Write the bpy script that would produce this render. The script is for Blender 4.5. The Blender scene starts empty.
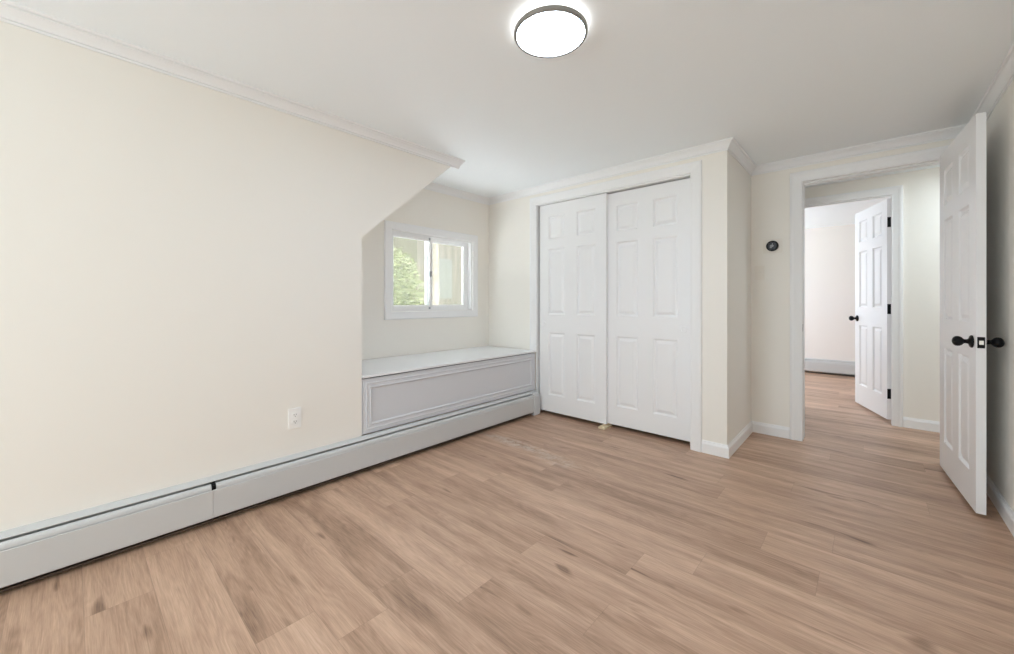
import bpy, bmesh, math, random
from mathutils import Vector, Matrix

# ------------------------------------------------------------------ camera, world, lights
S = bpy.context.scene
C = S.collection
H = 2.238           # ceiling height
FZ = -0.006         # floor level
XC, YC, YF, XR = 1.714, 3.126, 3.904, 2.971
YH, YB = 4.944, 7.75
XA = -0.668         # back wall of the alcove
YS = 1.28           # where the left wall ends
YREAR = -2.6

cam = bpy.data.cameras.new('camera')
cam_o = bpy.data.objects.new('camera', cam)
C.objects.link(cam_o)
S.camera = cam_o
FPX, V0 = 396.7, 301.7
cam.sensor_fit = 'HORIZONTAL'
cam.sensor_width = 36.0
cam.lens = FPX / 1014 * 36.0
cam.shift_y = -(654 / 2 - V0) / 1014
cam.clip_start = 0.02
cam_o.location = (2.4517, 0.0, 1.0987)
cam_o.rotation_euler = (math.radians(90), 0, 0.7385)

S.view_settings.view_transform = 'Standard'
S.view_settings.look = 'None'
S.view_settings.gamma = 1.0
S.view_settings.use_curve_mapping = False
S.view_settings.exposure = 0.0
S.cycles.use_denoising = True
S.cycles.max_bounces = 12
S.cycles.diffuse_bounces = 8
S.cycles.transparent_max_bounces = 12
S.cycles.caustics_reflective = False
S.cycles.caustics_refractive = False
S.cycles.sample_clamp_indirect = 8.0

world = bpy.data.worlds.new('overcast_sky')
S.world = world
world.use_nodes = True
wn = world.node_tree
bg = wn.nodes['Background']
bg.inputs['Color'].default_value = (0.87, 0.98, 1.0, 1)
bg.inputs['Strength'].default_value = 1.7

LAMP_POWER = 63.0
HALO_POWER = 3.0


def area(name, loc, rot, sx, sy, power, color=(1, 1, 1), shape='RECTANGLE'):
    l = bpy.data.lights.new(name, 'AREA')
    l.shape = shape
    l.size, l.size_y = sx, sy
    l.energy = power
    l.color = color
    o = bpy.data.objects.new(name, l)
    o.location = loc
    o.rotation_euler = rot
    C.objects.link(o)
    return o


R90 = math.pi / 2
# daylight at the windows nobody sees from here; the portals only guide the sampling of the sky through the openings
sun = bpy.data.lights.new('sun', 'SUN')
sun.energy = 32.0
sun.color = (0.97, 0.98, 1.0)
sun.angle = math.radians(0.6)
sun_o = bpy.data.objects.new('sun', sun)
C.objects.link(sun_o)
sun_o.rotation_euler = Vector((-0.30, 0.06, 0.93)).to_track_quat('Z', 'Y').to_euler()
area('daylight_rear_window', (1.2, YREAR - 0.14, 1.2), (R90, 0, 0), 2.1, 1.7, 54, (0.82, 0.94, 1.0))
area('daylight_bedroom_window', (0.32, 6.5, 1.3), (0, -R90, 0), 1.2, 1.3, 34, (0.73, 0.84, 1.0))
for nm, loc, rot, sx, sy in (('portal_rear', (1.2, YREAR - 0.02, 1.2), (R90, 0, 0), 2.06, 1.66),
                             ('portal_alcove', (XA - 0.11, 2.388, 1.374), (0, -R90, 0), 0.72, 0.96), ('portal_bedroom', (0.24, 6.5, 1.3), (0, -R90, 0), 1.3, 1.5)):
    area(nm, loc, rot, sx, sy, 1).data.cycles.is_portal = True
area('hall_lamp', (3.35, 4.5, H - 0.05), (0, 0, 0), 0.3, 0.3, 8.5, (0.78, 0.91, 1.0), 'DISK')

# ------------------------------------------------------------------ materials


def new_mat(name):
    m = bpy.data.materials.new(name)
    m.use_nodes = True
    nt = m.node_tree
    return m, nt, nt.nodes['Principled BSDF']


def paint(name, col, rough=0.6, noise=0.012, bump=0.0, scale=60, spec=0.4, metal=0.0):
    m, nt, b = new_mat(name)
    tc = nt.nodes.new('ShaderNodeTexCoord')
    n = nt.nodes.new('ShaderNodeTexNoise')
    n.inputs['Scale'].default_value = scale
    n.inputs['Detail'].default_value = 3
    nt.links.new(tc.outputs['Object'], n.inputs['Vector'])
    r = nt.nodes.new('ShaderNodeValToRGB')
    a = tuple(max(0, c - noise) for c in col)
    z = tuple(min(1, c + noise) for c in col)
    r.color_ramp.elements[0].color = (*a, 1)
    r.color_ramp.elements[1].color = (*z, 1)
    nt.links.new(n.outputs['Fac'], r.inputs['Fac'])
    nt.links.new(r.outputs['Color'], b.inputs['Base Color'])
    b.inputs['Roughness'].default_value = rough
    b.inputs['Metallic'].default_value = metal
    b.inputs['Specular IOR Level'].default_value = spec
    if bump:
        bp = nt.nodes.new('ShaderNodeBump')
        bp.inputs['Strength'].default_value = bump
        bp.inputs['Distance'].default_value = 0.002
        nt.links.new(n.outputs['Fac'], bp.inputs['Height'])
        nt.links.new(bp.outputs['Normal'], b.inputs['Normal'])
    return m


def emit(name, col, strength):
    m, nt, b = new_mat(name)
    b.inputs['Base Color'].default_value = (0.8, 0.8, 0.8, 1)
    b.inputs['Emission Color'].default_value = (*col, 1)
    b.inputs['Emission Strength'].default_value = strength
    return m


M = {}
M['wall'] = paint('cream_wall_paint', (0.885, 0.855, 0.80), 0.55, 0.006, 0.08, 220)
M['wall_far'] = paint('cream_far_wall_paint', (0.885, 0.84, 0.80), 0.55, 0.006, 0.08, 220)
M['ceiling'] = paint('white_ceiling_paint', (0.92, 0.96, 0.985), 0.8, 0.006, 0.1, 200, 0.2)
M['trim'] = paint('white_trim_paint', (0.89, 0.89, 0.895), 0.35, 0.004)
M['door'] = paint('white_door_paint', (0.89, 0.89, 0.90), 0.33, 0.004, 0.05, 300)
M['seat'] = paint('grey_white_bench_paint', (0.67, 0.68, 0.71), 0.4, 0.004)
M['lid'] = paint('window_lit_lid_paint', (0.83, 0.835, 0.85), 0.3, 0.004)  # lighter than the seat; puts window light on the lid into its colour
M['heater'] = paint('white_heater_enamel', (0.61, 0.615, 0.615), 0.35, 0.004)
M['black'] = paint('matt_black_metal', (0.005, 0.005, 0.006), 0.42, 0.002, spec=0.18)
M['dark'] = paint('gap_shade_black', (0.015, 0.014, 0.013), 0.9, 0.003)
M['fin'] = paint('brown_grey_fin_metal', (0.16, 0.13, 0.11), 0.5, 0.03, metal=0.3)
M['plastic'] = paint('white_plastic', (0.93, 0.92, 0.90), 0.35, 0.003)
M['paintplate'] = paint('painted_over_plate', (0.86, 0.82, 0.755), 0.5, 0.004)
M['cream_plastic'] = paint('cream_plastic', (0.78, 0.66, 0.46), 0.45, 0.02)
M['nickel'] = paint('brushed_nickel', (0.30, 0.29, 0.27), 0.38, 0.01, metal=0.6)
M['steel'] = paint('bright_steel', (0.7, 0.68, 0.64), 0.3, 0.01, metal=0.8)
M['vinyl'] = paint('white_vinyl', (0.88, 0.88, 0.88), 0.35, 0.003)
M['slot'] = paint('slot_grey', (0.12, 0.11, 0.10), 0.6, 0.005)
M['screen'] = paint('thermostat_screen', (0.02, 0.02, 0.03), 0.15, 0.002)
M['grey'] = paint('pale_grey', (0.36, 0.38, 0.40), 0.5, 0.01)
M['lamp'] = emit('lamp_diffuser', (0.66, 0.80, 1.0), LAMP_POWER)
M['halo'] = emit('lamp_backlight', (1.0, 0.97, 0.93), HALO_POWER)
M['bark'] = paint('tan_bark', (0.36, 0.31, 0.24), 0.9, 0.10, 0.4, 8)
M['leaf'] = paint('green_leaves', (0.27, 0.29, 0.14), 0.7, 0.05, 0, 1.5)
M['far_trees'] = paint('sky_toned_far_trees', (0.44, 0.48, 0.54), 0.95, 0.04, 0, 1.2)
M['house_pane'] = paint('grey_house_pane', (0.35, 0.33, 0.30), 0.5, 0.01)
M['roof'] = paint('pale_sun_bounce', (0.78, 0.79, 0.82), 0.7, 0.02, 0, 5)  # for the added sun-bouncing slope below the alcove window
M['lawn'] = paint('lawn', (0.20, 0.24, 0.10), 0.9, 0.05, 0, 2)


def glass_mat():
    m = bpy.data.materials.new('dusty_window_glass')
    m.use_nodes = True
    nt = m.node_tree
    nt.nodes.clear()
    out = nt.nodes.new('ShaderNodeOutputMaterial')
    tr = nt.nodes.new('ShaderNodeBsdfTransparent')
    tr.inputs['Color'].default_value = (0.93, 0.94, 0.93, 1)
    df = nt.nodes.new('ShaderNodeBsdfTranslucent')
    df.inputs['Color'].default_value = (0.85, 0.86, 0.86, 1)
    gl = nt.nodes.new('ShaderNodeBsdfGlossy')
    gl.inputs['Roughness'].default_value = 0.03
    tc = nt.nodes.new('ShaderNodeTexCoord')
    no = nt.nodes.new('ShaderNodeTexNoise')
    no.inputs['Scale'].default_value = 5
    mr = nt.nodes.new('ShaderNodeMapRange')
    mr.inputs['To Min'].default_value = 0.03
    mr.inputs['To Max'].default_value = 0.06
    nt.links.new(tc.outputs['Object'], no.inputs['Vector'])
    nt.links.new(no.outputs['Fac'], mr.inputs['Value'])
    m1 = nt.nodes.new('ShaderNodeMixShader')
    nt.links.new(mr.outputs['Result'], m1.inputs['Fac'])
    nt.links.new(tr.outputs[0], m1.inputs[1])
    nt.links.new(df.outputs[0], m1.inputs[2])
    m2 = nt.nodes.new('ShaderNodeMixShader')
    m2.inputs['Fac'].default_value = 0.05
    nt.links.new(m1.outputs[0], m2.inputs[1])
    nt.links.new(gl.outputs[0], m2.inputs[2])
    nt.links.new(m2.outputs[0], out.inputs['Surface'])
    return m


M['glass'] = glass_mat()


def siding_mat():
    m, nt, b = new_mat('tan_board_siding')
    tc = nt.nodes.new('ShaderNodeTexCoord')
    mp = nt.nodes.new('ShaderNodeMapping')
    mp.inputs['Scale'].default_value = (1, 6, 0.5)
    n = nt.nodes.new('ShaderNodeTexNoise')
    n.inputs['Scale'].default_value = 1.2
    n.inputs['Detail'].default_value = 5
    r = nt.nodes.new('ShaderNodeValToRGB')
    r.color_ramp.elements[0].color = (0.27, 0.23, 0.19, 1)
    r.color_ramp.elements[0].position = 0.3
    r.color_ramp.elements[1].color = (0.40, 0.33, 0.275, 1)
    r.color_ramp.elements[1].position = 0.7
    nt.links.new(tc.outputs['Object'], mp.inputs['Vector'])
    nt.links.new(mp.outputs[0], n.inputs['Vector'])
    nt.links.new(n.outputs['Fac'], r.inputs['Fac'])
    nt.links.new(r.outputs['Color'], b.inputs['Base Color'])
    b.inputs['Roughness'].default_value = 0.85
    return m


M['siding'] = siding_mat()


def floor_mat():
    """oak-look vinyl planks running along x, 0.185 wide, 1.22 long, seams staggered"""
    m, nt, b = new_mat('oak_plank_floor')
    N, L = nt.nodes, nt.links

    def math_(op, a, c=None, d=None):
        n = N.new('ShaderNodeMath')
        n.operation = op
        for i, v in enumerate((a, c, d)):
            if v is None:
                continue
            if isinstance(v, (int, float)):
                n.inputs[i].default_value = v
            else:
                L.new(v, n.inputs[i])
        return n.outputs[0]
    tc = N.new('ShaderNodeTexCoord')
    sp = N.new('ShaderNodeSeparateXYZ')
    L.new(tc.outputs['Object'], sp.inputs[0])
    X, Y = sp.outputs[0], sp.outputs[1]
    v = math_('DIVIDE', math_('SUBTRACT', Y, 0.03), 0.185)
    row = math_('FLOOR', v)
    fv = math_('FRACT', v)
    wn1 = N.new('ShaderNodeTexWhiteNoise')
    wn1.noise_dimensions = '1D'
    L.new(math_('ADD', row, 13.37), wn1.inputs['W'])
    u = math_('DIVIDE', math_('ADD', X, math_('MULTIPLY', wn1.outputs['Value'], 1.22)), 1.22)
    col = math_('FLOOR', u)
    fu = math_('FRACT', u)
    cb = N.new('ShaderNodeCombineXYZ')
    L.new(row, cb.inputs[0])
    L.new(col, cb.inputs[1])
    wn2 = N.new('ShaderNodeTexWhiteNoise')
    wn2.noise_dimensions = '3D'
    L.new(cb.outputs[0], wn2.inputs['Vector'])
    rnd = wn2.outputs['Value']
    # grain coordinates, shifted per plank
    gc = N.new('ShaderNodeCombineXYZ')
    L.new(math_('ADD', X, math_('MULTIPLY', rnd, 37.0)), gc.inputs[0])
    L.new(math_('ADD', Y, math_('MULTIPLY', rnd, 11.0)), gc.inputs[1])
    L.new(rnd, gc.inputs[2])

    def noise(scale, sx, sy, det, rough=0.55, dist=0.0):
        mp = N.new('ShaderNodeMapping')
        mp.inputs['Scale'].default_value = (sx, sy, 1)
        L.new(gc.outputs[0], mp.inputs['Vector'])
        n = N.new('ShaderNodeTexNoise')
        n.inputs['Scale'].default_value = scale
        n.inputs['Detail'].default_value = det
        n.inputs['Roughness'].default_value = rough
        n.inputs['Distortion'].default_value = dist
        L.new(mp.outputs[0], n.inputs['Vector'])
        return n.outputs['Fac']
    broad = noise(2.4, 0.7, 6.0, 4, 0.55, 0.5)
    fine = noise(24, 0.22, 7.0, 5, 0.7)
    pores = noise(75, 0.16, 5.0, 3, 0.7)
    # cathedral figure: contour lines of a slow stretched noise
    slow = noise(1.3, 1.0, 8.5, 2, 0.45, 0.25)
    rings = math_('ABSOLUTE', math_('SUBTRACT', math_('FRACT', math_('MULTIPLY', slow, 17.0)), 0.5))
    knots = noise(5.5, 0.75, 3.2, 1, 0.4, 0.3)
    kr = N.new('ShaderNodeMapRange')
    kr.inputs['From Min'].default_value = 0.70
    kr.inputs['From Max'].default_value = 0.80
    L.new(knots, kr.inputs['Value'])
    t = math_('ADD', math_('MULTIPLY', broad, 0.62), math_('MULTIPLY', fine, 0.30))
    t = math_('ADD', t, math_('MULTIPLY', rings, 0.13))
    t = math_('ADD', t, math_('MULTIPLY', math_('SUBTRACT', rnd, 0.5), 0.16))
    t = math_('ADD', t, math_('MULTIPLY', math_('SUBTRACT', pores, 0.5), 0.34))
    t = math_('SUBTRACT', t, math_('MULTIPLY', kr.outputs['Result'], 0.25))
    r = N.new('ShaderNodeValToRGB')
    e = r.color_ramp.elements
    e[0].position, e[0].color = 0.18, (0.170, 0.095, 0.060, 1)
    e[1].position, e[1].color = 0.82, (0.760, 0.550, 0.415, 1)
    k = e.new(0.40)
    k.color = (0.410, 0.258, 0.175, 1)
    k = e.new(0.60)
    k.color = (0.590, 0.392, 0.278, 1)
    L.new(t, r.inputs['Fac'])
    # seams
    ev = math_('MINIMUM', fv, math_('SUBTRACT', 1.0, fv))
    eu = math_('MINIMUM', fu, math_('SUBTRACT', 1.0, fu))
    s1 = math_('LESS_THAN', ev, 0.005)
    s2 = math_('LESS_THAN', eu, 0.0007)
    seam = math_('MAXIMUM', s1, s2)
    mx = N.new('ShaderNodeMix')
    mx.data_type = 'RGBA'
    L.new(math_('MULTIPLY', seam, 0.32), mx.inputs[0])
    L.new(r.outputs['Color'], mx.inputs[6])
    mx.inputs[7].default_value = (0.12, 0.075, 0.045, 1)
    # plaster dust smear in front of the bench
    def smear(cx, cy, rx, ry):
        a = math_('POWER', math_('DIVIDE', math_('SUBTRACT', X, cx), rx), 2)
        c = math_('POWER', math_('DIVIDE', math_('SUBTRACT', Y, cy), ry), 2)
        d = math_('SUBTRACT', 1.0, math_('ADD', a, c))
        return math_('MAXIMUM', d, 0.0)
    sm = math_('ADD', smear(0.42, 2.33, 0.40, 0.075), math_('MULTIPLY', smear(0.85, 2.27, 0.22, 0.10), 0.45))
    nz = N.new('ShaderNodeTexNoise')
    nz.inputs['Scale'].default_value = 13
    nz.inputs['Detail'].default_value = 6
    nz.inputs['Roughness'].default_value = 0.85
    L.new(tc.outputs['Object'], nz.inputs['Vector'])
    nr = N.new('ShaderNodeMapRange')
    nr.inputs['From Min'].default_value = 0.40
    nr.inputs['From Max'].default_value = 0.72
    L.new(nz.outputs['Fac'], nr.inputs['Value'])
    dust = math_('MULTIPLY', math_('MULTIPLY', sm, nr.outputs['Result']), 1.0)
    mx2 = N.new('ShaderNodeMix')
    mx2.data_type = 'RGBA'
    mx2.clamp_factor = True
    L.new(dust, mx2.inputs[0])
    L.new(mx.outputs[2], mx2.inputs[6])
    mx2.inputs[7].default_value = (0.78, 0.74, 0.68, 1)
    L.new(mx2.outputs[2], b.inputs['Base Color'])
    rr = math_('ADD', 0.33, math_('MULTIPLY', fine, 0.16))
    L.new(rr, b.inputs['Roughness'])
    b.inputs['Specular IOR Level'].default_value = 0.5
    bp = N.new('ShaderNodeBump')
    bp.inputs['Strength'].default_value = 0.25
    bp.inputs['Distance'].default_value = 0.0015
    L.new(math_('SUBTRACT', fine, seam), bp.inputs['Height'])
    L.new(bp.outputs['Normal'], b.inputs['Normal'])
    return m


M['floor'] = floor_mat()

# ------------------------------------------------------------------ helpers


def obj(name, bm, mat, parent=None, smooth=False, loc=None):
    bmesh.ops.recalc_face_normals(bm, faces=bm.faces)
    me = bpy.data.meshes.new(name)
    bm.to_mesh(me)
    bm.free()
    if smooth:
        for p in me.polygons:
            p.use_smooth = True
    o = bpy.data.objects.new(name, me)
    C.objects.link(o)
    me.materials.append(M[mat])
    if parent is not None:
        o.parent = parent
    if loc is not None:
        o.location = loc
    return o


def smooth_by_angle(o, deg=35):
    me = o.data
    for p in me.polygons:
        p.use_smooth = True
    bm = bmesh.new()
    bm.from_mesh(me)
    for e in bm.edges:
        if len(e.link_faces) == 2 and e.calc_face_angle(0) > math.radians(deg):
            e.smooth = False
    bm.to_mesh(me)
    bm.free()
    return o


def tag(o, label=None, cat=None, group=None, kind=None):
    if label:
        o['label'] = label
    if cat:
        o['category'] = cat
    if group:
        o['group'] = group
    if kind:
        o['kind'] = kind
    return o


def empty(name, loc=(0, 0, 0), rz=0.0):
    o = bpy.data.objects.new(name, None)
    o.empty_display_size = 0.1
    o.location = loc
    o.rotation_euler = (0, 0, rz)
    C.objects.link(o)
    return o


def box(bm, x0, x1, y0, y1, z0, z1, bevel=0.0):
    vs = [bm.verts.new((x, y, z)) for x in (x0, x1) for y in (y0, y1) for z in (z0, z1)]
    fs = [(0, 1, 3, 2), (4, 6, 7, 5), (0, 4, 5, 1), (2, 3, 7, 6), (0, 2, 6, 4), (1, 5, 7, 3)]
    new = [bm.faces.new([vs[i] for i in f]) for f in fs]
    if bevel:
        es = list({e for f in new for e in f.edges})
        bmesh.ops.bevel(bm, geom=es, offset=bevel, segments=2, affect='EDGES', profile=0.7)
    return bm


def boxes(*bs, bevel=0.0):
    bm = bmesh.new()
    for b in bs:
        box(bm, *b, bevel=bevel)
    return bm


def prism(poly, fn, a, b):
    """polygon (list of 2-tuples) extruded; fn(p, q, t) gives the 3-D point"""
    bm = bmesh.new()
    A = [bm.verts.new(fn(p, q, a)) for p, q in poly]
    B = [bm.verts.new(fn(p, q, b)) for p, q in poly]
    n = len(poly)
    bm.faces.new(A)
    bm.faces.new(B[::-1])
    for i in range(n):
        bm.faces.new((A[i], A[(i + 1) % n], B[(i + 1) % n], B[i]))
    return bm


def sweep(path, side, prof, fn, closed=False, bm=None):
    """profile (offset, height) swept along a mitred 2-D path; side=+1 offsets to the left of travel"""
    bm = bm or bmesh.new()
    P = [Vector(p) for p in path]
    n = len(P)
    nor = []
    segs = n if closed else n - 1
    for i in range(segs):
        d = (P[(i + 1) % n] - P[i]).normalized()
        nor.append(Vector((-d.y, d.x)) * side)
    rings = []
    for i in range(n):
        if closed:
            a, b = nor[i - 1], nor[i]
        else:
            a, b = nor[max(i - 1, 0)], nor[min(i, segs - 1)]
        m = (a + b) / (1 + a.dot(b))
        rings.append([bm.verts.new(fn(P[i].x + m.x * o, P[i].y + m.y * o, h)) for o, h in prof])
    k = len(prof)
    for i in range(segs):
        A, B = rings[i], rings[(i + 1) % n]
        for j in range(k):
            bm.faces.new((A[j], A[(j + 1) % k], B[(j + 1) % k], B[j]))
    if not closed:
        bm.faces.new(rings[0])
        bm.faces.new(rings[-1][::-1])
    return bm


def lathe(prof, seg=32, axis='z'):
    """prof: (radius, height)"""
    bm = bmesh.new()
    rings = []
    for r, h in prof:
        ring = []
        cnt = 1 if r < 1e-6 else seg
        for i in range(cnt):
            a = 2 * math.pi * i / seg
            x, y = r * math.cos(a), r * math.sin(a)
            p = {'z': (x, y, h), 'x': (h, x, y), 'y': (x, h, y)}[axis]
            ring.append(bm.verts.new(p))
        rings.append(ring)
    for A, B in zip(rings, rings[1:]):
        for i in range(seg):
            j = (i + 1) % seg
            if len(A) == 1 and len(B) == 1:
                continue
            if len(A) == 1:
                bm.faces.new((A[0], B[i], B[j]))
            elif len(B) == 1:
                bm.faces.new((A[i], A[j], B[0]))
            else:
                bm.faces.new((A[i], A[j], B[j], B[i]))
    return bm


XY = lambda x, y, h: (x, y, h)

# ------------------------------------------------------------------ room shell
fl = obj('floor', boxes((-0.9, 5.2, YREAR - 0.2, 8.0, FZ - 0.1, FZ)), 'floor')
tag(fl, 'light oak plank floor running through room, hall and far bedroom', None, kind='structure')
tag(obj('ceiling', boxes((-1.35, 5.2, YREAR - 0.2, 8.0, H, H + 0.1)), 'ceiling'), 'flat white ceiling', kind='structure')  # runs past the alcove wall as an added eave blocking sun from the window


def struct(name, bm, mat='wall', label=None):
    o = obj(name, bm, mat)
    return tag(o, label, kind='structure')


# left wall: a solid block whose end slopes up to the ceiling
struct('wall_left', prism([(YREAR, FZ), (YS, FZ), (YS, 1.519), (2.106, H), (YREAR, H)], lambda y, z, t: (t, y, z), XA - 0.12, 0.0),
       'wall', 'cream left wall whose end slopes up to the ceiling')
# alcove back wall with window opening
WY0, WY1, WZ0, WZ1 = 1.905, 2.872, 1.012, 1.735
struct('wall_alcove', boxes((XA - 0.12, XA, YS, WY0, FZ, H), (XA - 0.12, XA, WY1, YC + 0.8, FZ, H),
                            (XA - 0.12, XA, WY0, WY1, FZ, WZ0), (XA - 0.12, XA, WY0, WY1, WZ1, H)), 'wall', 'cream alcove wall around the slider window')
# closet front wall and return
CX0, CX1, CZ = 0.0, 1.476, 2.066
struct('wall_back', boxes((XA, CX0, YC, YC + 0.11, FZ, H), (CX1, XC, YC, YC + 0.11, FZ, H), (CX0, CX1, YC, YC + 0.11, CZ, H)),
       'wall', 'cream wall holding the sliding closet doors')
struct('wall_closet', boxes((XC - 0.1, XC, YC + 0.11, YF, FZ, H)), 'wall', 'cream side wall of the closet box')
# far wall with doorway to the hall
DX0, DX1, DZ = 2.051, 2.862, 2.066
struct('wall_far', boxes((XA, DX0, YF, YF + 0.125, FZ, H), (DX1, 4.3, YF, YF + 0.125, FZ, H), (DX0, DX1, YF, YF + 0.125, DZ, H)),
       'wall', 'cream wall with the doorway to the hall')
struct('wall_right', boxes((XR, XR + 0.12, YREAR, YF, FZ, H)), 'wall', 'cream right wall behind the open door')
RX0, RX1, RZ0, RZ1 = 0.15, 2.25, 0.35, 2.05      # wide window behind the camera
struct('wall_rear', boxes((XA, RX0, YREAR - 0.12, YREAR, FZ, H), (RX1, XR + 0.12, YREAR - 0.12, YREAR, FZ, H),
                          (RX0, RX1, YREAR - 0.12, YREAR, FZ, RZ0), (RX0, RX1, YREAR - 0.12, YREAR, RZ1, H)), 'wall')
# hall
HX0, HX1, HZ = 1.875, 2.622, 2.070
struct('wall_hall', boxes((0.2, HX0, YH, YH + 0.12, FZ, H), (HX1, 4.3, YH, YH + 0.12, FZ, H), (HX0, HX1, YH, YH + 0.12, HZ, H)),
       'wall', 'cream hall wall around the far doorway')
struct('wall_hall_end', boxes((4.18, 4.3, YF + 0.125, YH, FZ, H), (0.2, 0.32, YF + 0.125, YH, FZ, H)), 'wall')
# far bedroom
struct('wall_bedroom', boxes((0.2, 4.3, YB, YB + 0.12, FZ, H)), 'wall_far', 'pinkish cream far bedroom wall seen through both doorways')
struct('wall_bedroom_side', boxes((4.18, 4.3, YH + 0.12, YB, FZ, H), (0.2, 0.32, YH + 0.12, 5.75, FZ, H), (0.2, 0.32, 7.25, YB, FZ, H),
                                  (0.2, 0.32, 5.75, 7.25, FZ, 0.65), (0.2, 0.32, 5.75, 7.25, 1.95, H)), 'wall_far')
struct('wall_closet_lining', boxes((XA, XC - 0.1, YF - 0.02, YF - 0.001, FZ, H)), 'wall')

# crown mouldings: (out, z)
CR = [(0, -0.067), (0.007, -0.067), (0.008, -0.063), (0.007, -0.058), (0.003, -0.0555), (0.010, -0.053), (0.012, -0.048), (0.016, -0.040), (0.024, -0.029),
      (0.032, -0.021), (0.037, -0.0175), (0.032, -0.0145), (0.033, -0.012), (0.042, -0.011), (0.045, -0.007), (0.0455, 0), (0, 0)]
crown = [(o, H + z) for o, z in CR]
trim_n = [0]


def trim(bm, mat='trim', label=None):
    trim_n[0] += 1
    return struct('trim_%d' % trim_n[0], bm, mat, label)


cb = sweep([(0, YREAR), (0, 2.104)], -1, crown, XY)
for v in cb.verts:
    if v.co.y > 2:
        v.co.y += v.co.x * 0.85          # the far end is cut on the mitre
trim(cb, label='white crown moulding along the left wall, cut square at the alcove')
trim(sweep([(XA, YS), (XA, YC), (XC, YC), (XC, YF), (XR, YF), (XR, YREAR)], -1, crown, XY), label='white crown moulding over alcove, closet, doorway and right wall')

# casings: (offset outwards, thickness)
CAS = [(0, 0), (0, 0.011), (0.004, 0.014), (0.010, 0.012), (0.020, 0.013), (0.048, 0.017), (0.055, 0.020), (0.068, 0.021), (0.078, 0.018), (0.082, 0.010), (0.082, 0)]


def casing(a0, a1, z0, z1, fn, w=0.082, mat='trim', label=None, z0b=None):
    pr = [(o * w / 0.082, t) for o, t in CAS]
    z0b = z0 if z0b is None else z0b
    return trim(sweep([(a0, z0), (a0, z1), (a1, z1), (a1, z0b)], 1, pr, fn), mat, label)


# closet casing (inner edge) : left leg stops on the bench lid
casing(0.008, 1.468, 0.597, 2.060, lambda a, b, t: (a, YC - t, b), 0.080, label='white casing around the sliding closet doors', z0b=FZ)
# closet jambs and track
trim(boxes((CX0, 0.012, YC, YC + 0.11, FZ, CZ), (1.466, CX1, YC, YC + 0.11, FZ, CZ), (0.012, 1.466, YC, YC + 0.018, 2.052, CZ),
           (0.012, 1.466, YC + 0.018, YC + 0.11, 2.056, CZ)), label='white jamb lining of the closet opening')
# doorway casings and jambs
casing(2.068, 2.848, FZ, 2.048, lambda a, b, t: (a, YF - t, b), 0.083, label='white casing around the doorway to the hall')
casing(2.068, 2.848, FZ, 2.048, lambda a, b, t: (a, YF + 0.125 + t, b), 0.075, label='hall side casing of the doorway')
trim(boxes((DX0, 2.064, YF, YF + 0.125, FZ, DZ), (2.850, DX1, YF, YF + 0.125, FZ, DZ), (2.064, 2.850, YF, YF + 0.125, 2.052, DZ),
           (2.064, 2.069, YF + 0.04, YF + 0.075, FZ, 2.052), (2.840, 2.850, YF + 0.04, YF + 0.075, FZ, 2.052), (2.069, 2.840, YF + 0.04, YF + 0.075, 2.042, 2.052)),
     label='white jamb lining of the doorway to the hall')
casing(1.890, 2.607, FZ, 2.055, lambda a, b, t: (a, YH - t, b), 0.073, label='white casing around the far bedroom doorway')
trim(boxes((HX0, 1.887, YH, YH + 0.12, FZ, HZ), (2.610, HX1, YH, YH + 0.12, FZ, HZ), (1.887, 2.610, YH, YH + 0.12, 2.059, HZ),
           (1.887, 1.899, YH + 0.04, YH + 0.08, FZ, 2.059), (2.606, 2.610, YH + 0.04, YH + 0.08, FZ, 2.059), (1.899, 2.606, YH + 0.04, YH + 0.08, 2.047, 2.059)),
     label='white jamb lining of the far bedroom doorway')

# baseboards
BB = [(0, 0), (0.014, 0), (0.014, 0.066), (0.011, 0.074), (0.007, 0.079), (0.005, 0.088), (0, 0.090)]
bbp = [(o, FZ + z) for o, z in BB]


def base(side_name, path, side=-1, label=None):
    return struct('baseboard_' + side_name, sweep(path, side, bbp, XY), 'trim', label)


base('back', [(1.549, YC), (XC, YC), (XC, YF), (1.984, YF)], label='white baseboard wrapping the closet corner to the doorway')
base('right', [(XR, YF), (XR, YREAR)], label='white baseboard along the right wall behind the open door')
base('hall', [(2.681, YH), (4.18, YH)], label='white baseboard along the hall wall')

# ------------------------------------------------------------------ six panel door leaves
ROWS = [(0.190, 0.798), (0.975, 1.615), (1.708, 1.932)]


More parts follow.
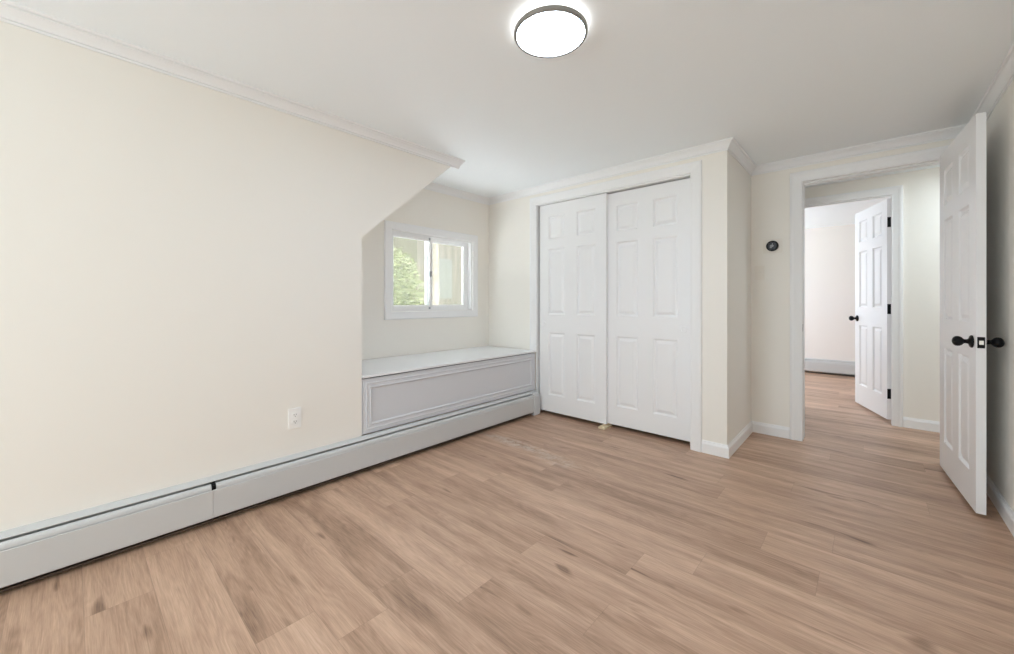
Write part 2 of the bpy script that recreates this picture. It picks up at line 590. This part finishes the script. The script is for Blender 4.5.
def leaf_bm(w, h, t, stile=0.108, pw=0.190, rows=None):
    """leaf in x 0..w, y 0..t (two moulded faces), z 0..h"""
    cols = [(stile, stile + pw), (w - stile - pw, w - stile)]
    rows = [(a - 0.028, b - 0.028) for a, b in ROWS] if rows is None else [(a - 0.016, b - 0.016) for a, b in rows]
    xs = sorted({0, w, *[c for p in cols for c in p]})
    zs = sorted({0, h, *[c for p in rows for c in p]})
    bm = bmesh.new()
    for y, s in ((0, 1), (t, -1)):
        V = {(i, k): bm.verts.new((x, y, z)) for i, x in enumerate(xs) for k, z in enumerate(zs)}
        for i in range(len(xs) - 1):
            for k in range(len(zs) - 1):
                x0, x1, z0, z1 = xs[i], xs[i + 1], zs[k], zs[k + 1]
                loop = [V[i, k], V[i + 1, k], V[i + 1, k + 1], V[i, k + 1]]
                if (x0, x1) in cols and (z0, z1) in rows:
                    for ins, dep in ((0.002, 0.004), (0.008, 0.011), (0.012, 0.013), (0.018, 0.0125), (0.036, 0.0035), (0.039, 0.002)):
                        nl = [bm.verts.new(p) for p in ((x0 + ins, y + s * dep, z0 + ins), (x1 - ins, y + s * dep, z0 + ins),
                                                        (x1 - ins, y + s * dep, z1 - ins), (x0 + ins, y + s * dep, z1 - ins))]
                        for j in range(4):
                            bm.faces.new((loop[j], loop[(j + 1) % 4], nl[(j + 1) % 4], nl[j]))
                        loop = nl
                bm.faces.new(loop)
    # edges
    for (xa, xb, za, zb) in ((0, 0, 0, h), (w, w, 0, h), (0, w, 0, 0), (0, w, h, h)):
        if xa == xb:
            v = [bm.verts.new(p) for p in ((xa, 0, za), (xa, t, za), (xa, t, zb), (xa, 0, zb))]
        else:
            v = [bm.verts.new(p) for p in ((xa, 0, za), (xb, 0, za), (xb, t, za), (xa, t, za))]
        bm.faces.new(v)
    bmesh.ops.remove_doubles(bm, verts=bm.verts, dist=1e-5)
    return bm


door_n = [0]


def door(bm, loc, rz, label):
    door_n[0] += 1
    o = obj('door_%d' % door_n[0], bm, 'door')
    o.location = loc
    o.rotation_euler = (0, 0, rz)
    return tag(o, label, None, kind='structure')


# sliding closet doors
W = 0.728
d1 = door(leaf_bm(W, 2.021, 0.034), (0.030, YC + 0.020, 0.028), 0, 'left sliding closet door, white six-panel, overlapping in front of the other')
d2 = door(leaf_bm(W, 2.017, 0.034), (0.730, YC + 0.060, 0.028), 0, 'right sliding closet door, white six-panel, on the rear track')
PULL = [(0.0, -0.0015), (0.017, -0.0015), (0.019, -0.005), (0.0245, -0.005), (0.0265, -0.003), (0.0265, 0.001), (0, 0.001)]
for d, x in ((d1, 0.048), (d2, 0.668)):
    p = obj('finger_pull', lathe(PULL, 28, 'y'), 'door', d)
    p.location = (x, 0, 0.855)
    smooth_by_angle(p)

# cream floor guide where the closet doors overlap
g = prism([(-0.03, 0), (0.03, 0), (0.03, 0.014), (0.010, 0.020), (0.008, 0.034), (-0.006, 0.034), (-0.008, 0.024), (-0.03, 0.018)],
          lambda a, z, t: (0.742 + a, t, FZ + z), YC - 0.035, YC + 0.10)
bmesh.ops.bevel(g, geom=list(g.edges), offset=0.002, segments=2, affect='EDGES')
tag(obj('door_guide', g, 'cream_plastic'), 'small cream plastic floor guide under the overlap of the closet doors', 'door guide')

KNOB = [(0, 0), (0.0325, 0), (0.033, 0.004), (0.030, 0.008), (0.022, 0.011), (0.0135, 0.014), (0.011, 0.020), (0.0105, 0.028),
        (0.014, 0.032), (0.021, 0.038), (0.0255, 0.046), (0.0265, 0.054), (0.0245, 0.0615), (0.018, 0.068), (0.010, 0.0715), (0, 0.0725)]


def knob(parent, x, z, t, mat='black'):
    for y, s in ((0, -1), (t, 1)):
        k = obj('knob', lathe([(r, s * h) for r, h in KNOB], 32, 'y'), mat, parent, True)
        k.location = (x, y, z)


def rounded_plate(w, h, t, r=0.006, fn=None):
    pts = []
    for cx, cz, a0 in ((w / 2 - r, h / 2 - r, 0), (-w / 2 + r, h / 2 - r, 90), (-w / 2 + r, -h / 2 + r, 180), (w / 2 - r, -h / 2 + r, 270)):
        for i in range(5):
            a = math.radians(a0 + i * 22.5)
            pts.append((cx + r * math.cos(a), cz + r * math.sin(a)))
    return prism(pts, fn or (lambda p, q, u: (p, u, q)), 0, t)


# main door: local x runs from the latch edge (0) to the hinge (w), y=0 is the face towards the room's middle
w3 = 0.762
hx, hy = 2.803, 3.881          # hinge corner of the visible face
lx, ly = 2.860, 3.120          # latch corner of the visible face
ang = math.atan2(hy - ly, hx - lx)
d3 = door(leaf_bm(w3, 2.046, 0.035, 0.115, 0.200, [(0.200, 0.805), (0.990, 1.620), (1.712, 1.940)]), (lx, ly, 0.016), ang, 'open white six-panel door at the right with black knobs')
# local y must point away from the camera side (+x world)
# with angle ~94 deg local y points to -x, so mirror the leaf by shifting it
for v in d3.data.vertices:
    v.co.y = -v.co.y
d3.data.flip_normals()
for y, s in ((0, 1), (-0.035, -1)):
    k = obj('knob', lathe([(r, s * h) for r, h in KNOB], 32, 'y'), 'black', d3, True)
    k.location = (0.060, y, 0.874)
lp = obj('latch_plate', rounded_plate(0.026, 0.057, 0.002, 0.002, lambda p, q, u: (-u, p - 0.0175, q + 0.874)), 'black', d3)
lb = prism([(-0.007, 0), (0.007, 0), (0.007, 0.004), (-0.007, 0.011)], lambda a, b, t: (-b, a - 0.0175, t + 0.874), -0.010, 0.010)
tag(obj('latch_bolt', lb, 'steel', lp), 'bright steel latch bolt')
for hz in (0.23, 1.02, 1.80):
    h = obj('hinge', lathe([(0, -0.045), (0.006, -0.045), (0.006, 0.045), (0, 0.045)], 16, 'z'), 'black', d3, True)
    h.location = (w3 + 0.0075, -0.037, hz)
# strike plate on the jamb
sp = obj('strike_plate', boxes((2.0638, 2.0665, YF + 0.004, YF + 0.034, 0.862, 0.918), bevel=0.0008), 'black')
tag(sp, 'small black strike plate on the left jamb of the hall doorway', 'strike plate')

# far bedroom door
w4 = 0.700
pinx, piny = 2.614, YH + 0.127
a4 = math.radians(109.5)
dirx, diry = math.cos(a4), math.sin(a4)
# visible face hinge corner = pin + thickness towards (-0.94,-0.33)
fx, fy = pinx - 0.035 * diry, piny + 0.035 * dirx
d4 = door(leaf_bm(w4, 2.030, 0.035, 0.105, 0.185, [(0.224, 0.853), (1.040, 1.625), (1.725, 1.945)]), (fx, fy, 0.016), a4, 'white six-panel door standing open in the far bedroom, black hinges')
for v in d4.data.vertices:
    v.co.y = -v.co.y
d4.data.flip_normals()
for y, s in ((0, 1), (-0.035, -1)):
    k = obj('knob', lathe([(r, s * h) for r, h in KNOB], 32, 'y'), 'black', d4, True)
    k.location = (w4 - 0.060, y, 0.905)
for hz in (0.235, 1.015, 1.815):
    h = boxes((-0.0025, 0.0, -0.0345, -0.001, hz - 0.046, hz + 0.046))
    bmesh.ops.bevel(h, geom=list(h.edges), offset=0.0008, segments=1, affect='EDGES')
    cyl = lathe([(0, -0.047), (0.0065, -0.047), (0.0065, 0.047), (0, 0.047)], 16, 'z')
    bmesh.ops.translate(cyl, verts=cyl.verts, vec=(-0.006, -0.0385, hz))
    me = bpy.data.meshes.new('tmp')
    cyl.to_mesh(me)
    cyl.free()
    h.from_mesh(me)
    bpy.data.meshes.remove(me)
    box(h, -0.030, -0.0025, -0.0405, -0.0385, hz - 0.046, hz + 0.046)
    obj('hinge', h, 'black', d4)

# ------------------------------------------------------------------ baseboard heaters


def heater(name, loc, rz, length, label, gap=None, cap_at_end=True):
    """runs along local +x, wall at y=0, sticks out to -y"""
    t = empty(name, loc, rz)
    tag(t, label, 'baseboard heater')
    fn = lambda o, z, u: (u, -o, z)
    # back plate with the sloping hood
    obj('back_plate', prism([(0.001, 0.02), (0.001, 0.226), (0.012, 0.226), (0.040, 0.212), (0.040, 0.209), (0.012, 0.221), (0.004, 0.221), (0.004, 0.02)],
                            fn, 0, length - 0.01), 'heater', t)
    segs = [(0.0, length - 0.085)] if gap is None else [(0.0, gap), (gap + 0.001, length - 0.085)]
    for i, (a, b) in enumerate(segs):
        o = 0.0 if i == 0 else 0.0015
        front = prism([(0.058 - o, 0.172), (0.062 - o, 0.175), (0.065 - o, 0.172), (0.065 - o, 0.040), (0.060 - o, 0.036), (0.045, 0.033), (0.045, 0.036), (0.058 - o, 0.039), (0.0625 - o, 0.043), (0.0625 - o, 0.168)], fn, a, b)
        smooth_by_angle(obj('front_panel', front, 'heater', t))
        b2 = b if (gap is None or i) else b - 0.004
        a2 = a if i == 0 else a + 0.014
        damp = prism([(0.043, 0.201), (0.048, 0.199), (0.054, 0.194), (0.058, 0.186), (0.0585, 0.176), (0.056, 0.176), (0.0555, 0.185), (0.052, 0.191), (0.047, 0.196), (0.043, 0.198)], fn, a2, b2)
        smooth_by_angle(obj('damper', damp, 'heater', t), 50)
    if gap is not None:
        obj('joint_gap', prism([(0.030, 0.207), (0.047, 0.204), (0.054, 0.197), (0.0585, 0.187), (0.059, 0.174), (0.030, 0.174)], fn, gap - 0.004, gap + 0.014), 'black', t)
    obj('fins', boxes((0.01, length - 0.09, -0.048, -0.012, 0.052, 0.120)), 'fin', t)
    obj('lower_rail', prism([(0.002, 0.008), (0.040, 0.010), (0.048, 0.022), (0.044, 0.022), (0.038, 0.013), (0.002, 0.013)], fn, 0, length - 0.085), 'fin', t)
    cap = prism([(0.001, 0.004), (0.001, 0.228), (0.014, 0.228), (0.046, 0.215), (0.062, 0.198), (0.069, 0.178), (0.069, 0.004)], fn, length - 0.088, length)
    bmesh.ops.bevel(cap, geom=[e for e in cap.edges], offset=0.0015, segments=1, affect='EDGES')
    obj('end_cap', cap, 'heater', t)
    return t


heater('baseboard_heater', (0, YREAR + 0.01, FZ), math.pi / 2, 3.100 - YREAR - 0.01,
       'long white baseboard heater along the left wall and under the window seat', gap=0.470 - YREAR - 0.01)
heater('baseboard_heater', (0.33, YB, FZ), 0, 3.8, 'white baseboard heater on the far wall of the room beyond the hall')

# ------------------------------------------------------------------ window seat
seat = empty('window_seat', (0, YS, 0.222))
tag(seat, 'built-in grey-white window seat with a framed front panel under the alcove window', 'window seat')
y0, y1 = 0.003, 1.826      # local y
zt, zb = 0.374, 0.0        # local z of box top and bottom
fnp = lambda a, b, t: (t, a, b)
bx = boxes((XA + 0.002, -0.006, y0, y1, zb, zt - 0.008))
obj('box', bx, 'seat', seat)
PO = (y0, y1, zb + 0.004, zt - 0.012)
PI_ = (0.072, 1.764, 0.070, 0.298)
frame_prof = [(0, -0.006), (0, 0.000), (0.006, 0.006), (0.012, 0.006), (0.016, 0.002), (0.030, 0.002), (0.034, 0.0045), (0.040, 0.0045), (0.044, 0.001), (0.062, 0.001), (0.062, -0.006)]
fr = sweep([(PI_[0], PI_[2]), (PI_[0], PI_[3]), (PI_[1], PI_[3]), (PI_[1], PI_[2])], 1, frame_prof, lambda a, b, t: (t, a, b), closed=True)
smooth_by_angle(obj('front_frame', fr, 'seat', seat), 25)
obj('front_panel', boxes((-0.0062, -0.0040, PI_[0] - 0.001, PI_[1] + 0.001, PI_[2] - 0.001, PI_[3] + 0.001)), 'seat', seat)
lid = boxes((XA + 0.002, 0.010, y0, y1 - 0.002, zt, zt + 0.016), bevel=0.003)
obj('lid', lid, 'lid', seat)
obj('lid_gap_shade', boxes((XA + 0.01, -0.008, y0 + 0.002, y1 - 0.01, zt - 0.008, zt)), 'dark', seat)  # black filler drawn as the shadow line under the lid

# ------------------------------------------------------------------ alcove window
win = empty('window_1', (XA, 0, 0))
tag(win, 'small white two-pane slider window above the window seat', None, kind='structure')
fw = lambda a, b, t: (t, a, b)
wc = [(0, 0), (0, 0.012), (0.006, 0.016), (0.020, 0.014), (0.050, 0.019), (0.062, 0.021), (0.070, 0.016), (0.070, 0)]
smooth_by_angle(obj('casing', sweep([(WY0 - 0.002, WZ0 - 0.002), (WY0 - 0.002, WZ1 + 0.002), (WY1 + 0.002, WZ1 + 0.002), (WY1 + 0.002, WZ0 - 0.002)], 1, wc, fw, closed=True), 'trim', win), 25)
# outer vinyl frame with track lips
ff = [(0, -0.002), (0.0, -0.110), (-0.014, -0.110), (-0.014, -0.096), (-0.008, -0.095), (-0.008, -0.055), (-0.012, -0.053), (-0.008, -0.051), (-0.008, -0.008), (-0.014, -0.007), (-0.014, -0.002)]
obj('frame', sweep([(WY0, WZ0), (WY0, WZ1), (WY1, WZ1), (WY1, WZ0)], 1, ff, fw, closed=True), 'vinyl', win)


def sash(ya, yb, za, zb, x0, x1, stile_l=0.030, stile_r=0.030, rail=0.036):
    bm = boxes((x0, x1, ya, ya + stile_l, za, zb), (x0, x1, yb - stile_r, yb, za, zb),
               (x0, x1, ya + stile_l, yb - stile_r, za, za + rail), (x0, x1, ya + stile_l, yb - stile_r, zb - rail, zb), bevel=0.002)
    s = obj('sash', bm, 'vinyl', win)
    obj('pane', boxes((x1 - 0.012, x1 - 0.008, ya + stile_l, yb - stile_r, za + rail, zb - rail)), 'glass', s)
    # glazing bead
    bd = [(0, 0), (0.008, 0), (0, 0.008)]
    obj('glazing_bead', sweep([(ya + stile_l, za + rail), (ya + stile_l, zb - rail), (yb - stile_r, zb - rail), (yb - stile_r, za + rail)], -1, bd,
                              lambda a, b, t: (x1 - 0.008 + t * 0.8, a, b), closed=True), 'vinyl', s)
    return s


s1 = sash(WY0 + 0.010, 2.362, WZ0 + 0.012, WZ1 - 0.012, -0.056, -0.010, 0.016, 0.024)
s2 = sash(2.330, WY1 - 0.012, WZ0 + 0.012, WZ1 - 0.012, -0.093, -0.054, 0.050, 0.052)
lk = boxes((-0.010, 0.004, 2.322, 2.350, 1.340, 1.392), bevel=0.003)
obj('sash_lock', lk, 'grey', s1)
lk = boxes((-0.010, -0.003, 2.318, 2.334, WZ1 - 0.046, WZ1 - 0.022), bevel=0.001)
obj('tilt_latch', lk, 'grey', s1)
lk = boxes((-0.010, -0.003, 2.318, 2.334, WZ0 + 0.016, WZ0 + 0.036), bevel=0.001)
obj('tilt_latch', lk, 'grey', s1)

# windows behind the camera
struct('window_2', boxes((RX0, RX0 + 0.04, YREAR - 0.10, YREAR - 0.04, RZ0, RZ1), (RX1 - 0.04, RX1, YREAR - 0.10, YREAR - 0.04, RZ0, RZ1),
                         (RX0 + 0.04, RX1 - 0.04, YREAR - 0.10, YREAR - 0.04, RZ0, RZ0 + 0.04), (RX0 + 0.04, RX1 - 0.04, YREAR - 0.10, YREAR - 0.04, RZ1 - 0.04, RZ1),
                         (1.18, 1.22, YREAR - 0.09, YREAR - 0.05, RZ0 + 0.04, RZ1 - 0.04)), 'vinyl')

# ------------------------------------------------------------------ outlet, switch, thermostat
out = empty('wall_outlet', (0, 0.869, 0.426))
tag(out, 'white duplex outlet on the left wall above the baseboard heater', 'outlet')
pl = rounded_plate(0.070, 0.116, 0.0075, 0.003, lambda p, q, u: (u, p, q))
bmesh.ops.bevel(pl, geom=[e for e in pl.edges if all(v.co.x > 0.005 for v in e.verts)], offset=0.0025, segments=2, affect='EDGES')
obj('plate', pl, 'plastic', out)
for zc in (0.0195, -0.0195):
    pts = []
    for i in range(24):
        a = 2 * math.pi * i / 24
        pts.append((max(-0.0165, min(0.0165, 0.018 * math.cos(a))), max(-0.0135, min(0.0135, 0.018 * math.sin(a))) + zc))
    rc = obj('receptacle', prism(pts, lambda p, q, u: (u, p, q), 0.0065, 0.0095), 'plastic', out)
    sl = boxes((0.0090, 0.0100, -0.0075, -0.0050, zc - 0.001, zc + 0.0075), (0.0090, 0.0100, 0.0050, 0.0072, zc - 0.001, zc + 0.006),
               (0.0090, 0.0100, -0.0024, 0.0024, zc - 0.009, zc - 0.0045))
    obj('slots', sl, 'slot', rc)
sc = obj('screw', lathe([(0, 0.0055), (0.003, 0.0055), (0.0025, 0.0085), (0, 0.0088)], 12, 'x'), 'plastic', out)

sw = empty('light_switch', (1.776, YF, 1.342))
tag(sw, 'painted-over cream toggle switch below the round thermostat', 'light switch')
pl = rounded_plate(0.070, 0.116, -0.005, 0.003)
obj('plate', pl, 'paintplate', sw)
obj('toggle', boxes((-0.005, 0.005, -0.017, -0.004, -0.001, 0.010), bevel=0.0015), 'paintplate', sw)

th = empty('thermostat', (1.868, YF, 1.558))
tag(th, 'round black thermostat on the wall left of the hall doorway', 'thermostat')
tag(obj('wall_plate', rounded_plate(0.135, 0.115, -0.003, 0.004), 'paintplate', th), 'cream square wall plate')
obj('body', lathe([(0, -0.003), (0.038, -0.003), (0.038, -0.012), (0.0, -0.012)], 40, 'y'), 'plastic', th)
smooth_by_angle(obj('ring', lathe([(0.036, -0.010), (0.0425, -0.012), (0.0435, -0.020), (0.0415, -0.027), (0.034, -0.029), (0.031, -0.0275), (0.031, -0.010), (0.036, -0.010)], 48, 'y'), 'black', th), 40)
scn = obj('display', lathe([(0, -0.0272), (0.032, -0.0272), (0.032, -0.020), (0, -0.020)], 40, 'y'), 'screen', th)
gm = bmesh.new()
for (cx, cz, r) in ((0.000, 0.000, 0.011), (-0.008, -0.010, 0.008), (0.002, 0.016, 0.004), (-0.010, 0.003, 0.005)):
    vs = [gm.verts.new((cx + r * math.cos(i * math.pi / 8), -0.0275, cz + r * math.sin(i * math.pi / 8))) for i in range(16)]
    gm.faces.new(vs)
ex = bmesh.ops.extrude_face_region(gm, geom=list(gm.faces))
bmesh.ops.translate(gm, verts=[v for v in ex['geom'] if isinstance(v, bmesh.types.BMVert)], vec=(0, -0.0004, 0))
obj('readout', gm, 'grey', scn)

# ------------------------------------------------------------------ ceiling light
LX, LY = 1.482, 1.332
cl = empty('ceiling_light', (LX, LY, H))
tag(cl, 'round flush ceiling light with a glowing white diffuser and grey metal rim', 'ceiling light')
smooth_by_angle(obj('base', lathe([(0, 0), (0.105, 0), (0.105, -0.020), (0, -0.020)], 48), 'plastic', cl))
smooth_by_angle(obj('rim', lathe([(0.100, -0.018), (0.148, -0.023), (0.1508, -0.026), (0.1510, -0.040), (0.1485, -0.043), (0.1395, -0.043), (0.1385, -0.041), (0.1385, -0.027), (0.100, -0.027), (0.100, -0.018)], 72), 'nickel', cl))
smooth_by_angle(obj('diffuser', lathe([(0.1385, -0.038), (0.1375, -0.0405), (0.130, -0.0415), (0.08, -0.0425), (0, -0.043)], 72), 'lamp', cl))
obj('backlight', lathe([(0.108, -0.0165), (0.146, -0.021), (0.146, -0.0222), (0.108, -0.0178), (0.108, -0.0165)], 72), 'halo', cl)

# ------------------------------------------------------------------ outside the alcove window
GZ = -2.7
tag(obj('lawn', boxes((-22, -0.95, -6, 22, GZ - 0.1, GZ)), 'lawn'), 'green lawn outside', kind='structure')
random.seed(4)


def tree(loc, cz, rad, leaves, label, trunk_r=0.10, top=None, lean=0.0):
    t = empty('tree', loc)
    tag(t, label, 'tree')
    top = top or cz
    bm = bmesh.new()
    n = 10
    rings = []
    for k in range(9):
        f = k / 8
        r = trunk_r * (1.25 - 0.7 * f)
        cx, cy = lean * f + 0.04 * math.sin(k * 1.7), 0.05 * math.sin(k * 1.1)
        rings.append([bm.verts.new((cx + r * math.cos(2 * math.pi * i / n), cy + r * math.sin(2 * math.pi * i / n), top * f)) for i in range(n)])
    for A, B in zip(rings, rings[1:]):
        for i in range(n):
            bm.faces.new((A[i], A[(i + 1) % n], B[(i + 1) % n], B[i]))
    bm.faces.new(rings[0])
    bm.faces.new(rings[-1])
    obj('trunk', bm, 'bark', t, True)
    if leaves:
        bm = bmesh.new()
        for _ in range(leaves):
            d = Vector((random.gauss(0, 1), random.gauss(0, 1), random.gauss(0, 1))).normalized()
            rr = random.random() ** 0.4
            p = Vector((d.x * rad[0] * rr, d.y * rad[1] * rr, cz + d.z * rad[2] * rr))
            s = random.uniform(0.03, 0.06)
            q = Matrix.Rotation(random.uniform(0, 6.28), 3, 'Z') @ Matrix.Rotation(random.uniform(0, 3.14), 3, 'X')
            vs = [bm.verts.new(p + q @ Vector(c)) for c in ((-s, 0, 0), (0, -s * 0.45, s * 0.15), (s, 0, 0), (0, s * 0.45, s * 0.15))]
            bm.faces.new(vs)
        obj('foliage', bm, 'leaf', t)
    return t


tree((-5.8, 4.75, GZ), 3.75, (1.0, 1.12, 1.45), 12000, 'leafy green tree seen through the left window pane', 0.09)
tree((-5.2, 5.85, GZ), 5.6, None, 0, 'bare tan tree trunk seen beside the window mullion', 0.14, 6.0)
hs = empty('neighbouring_house', (-7.5, 9.2, GZ))
tag(hs, 'tan boarded house seen through the right window pane', 'house')
obj('wall', boxes((-2.5, 0, -2.25, 3.5, 0, 6.2)), 'siding', hs)
obj('roof', prism([(-3.0, 6.1), (0.5, 6.1), (-1.25, 7.6)], lambda a, b, t: (a, t, b), -2.6, 3.9), 'slot', hs)
wf = obj('window', boxes((0, 0.05, -1.75, -0.95, 3.9, 5.15)), 'house_pane', hs)

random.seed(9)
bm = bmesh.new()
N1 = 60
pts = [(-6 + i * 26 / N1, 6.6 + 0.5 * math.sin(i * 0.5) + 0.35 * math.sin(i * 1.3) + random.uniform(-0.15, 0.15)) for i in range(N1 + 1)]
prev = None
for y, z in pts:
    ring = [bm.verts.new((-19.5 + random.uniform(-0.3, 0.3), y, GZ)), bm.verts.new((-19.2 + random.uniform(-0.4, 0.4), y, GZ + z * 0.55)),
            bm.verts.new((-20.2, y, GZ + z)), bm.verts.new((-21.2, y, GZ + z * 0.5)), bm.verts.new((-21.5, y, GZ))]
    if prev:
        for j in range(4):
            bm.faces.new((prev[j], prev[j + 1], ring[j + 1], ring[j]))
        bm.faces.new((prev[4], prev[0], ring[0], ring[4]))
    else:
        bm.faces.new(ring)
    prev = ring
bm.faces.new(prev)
tag(obj('tree_line_for_sky', bm, 'far_trees', smooth=True), 'added row of far trees, its hazy grey-blue colour standing in for sky', 'trees', kind='stuff')  # row put in to give the pane its pale sky tone

# added pale slope, out of view, that bounces sun up through the alcove window
pr = prism([(-0.85, 0.62), (-0.85, 0.50), (-4.6, -0.55), (-4.6, -0.43)], lambda x, z, t: (x, t, z), -1.0, 7.5)
tag(obj('wall_sun_bounce', pr, 'roof'), 'added pale slope out of view, bouncing sun up through the alcove window', kind='structure')
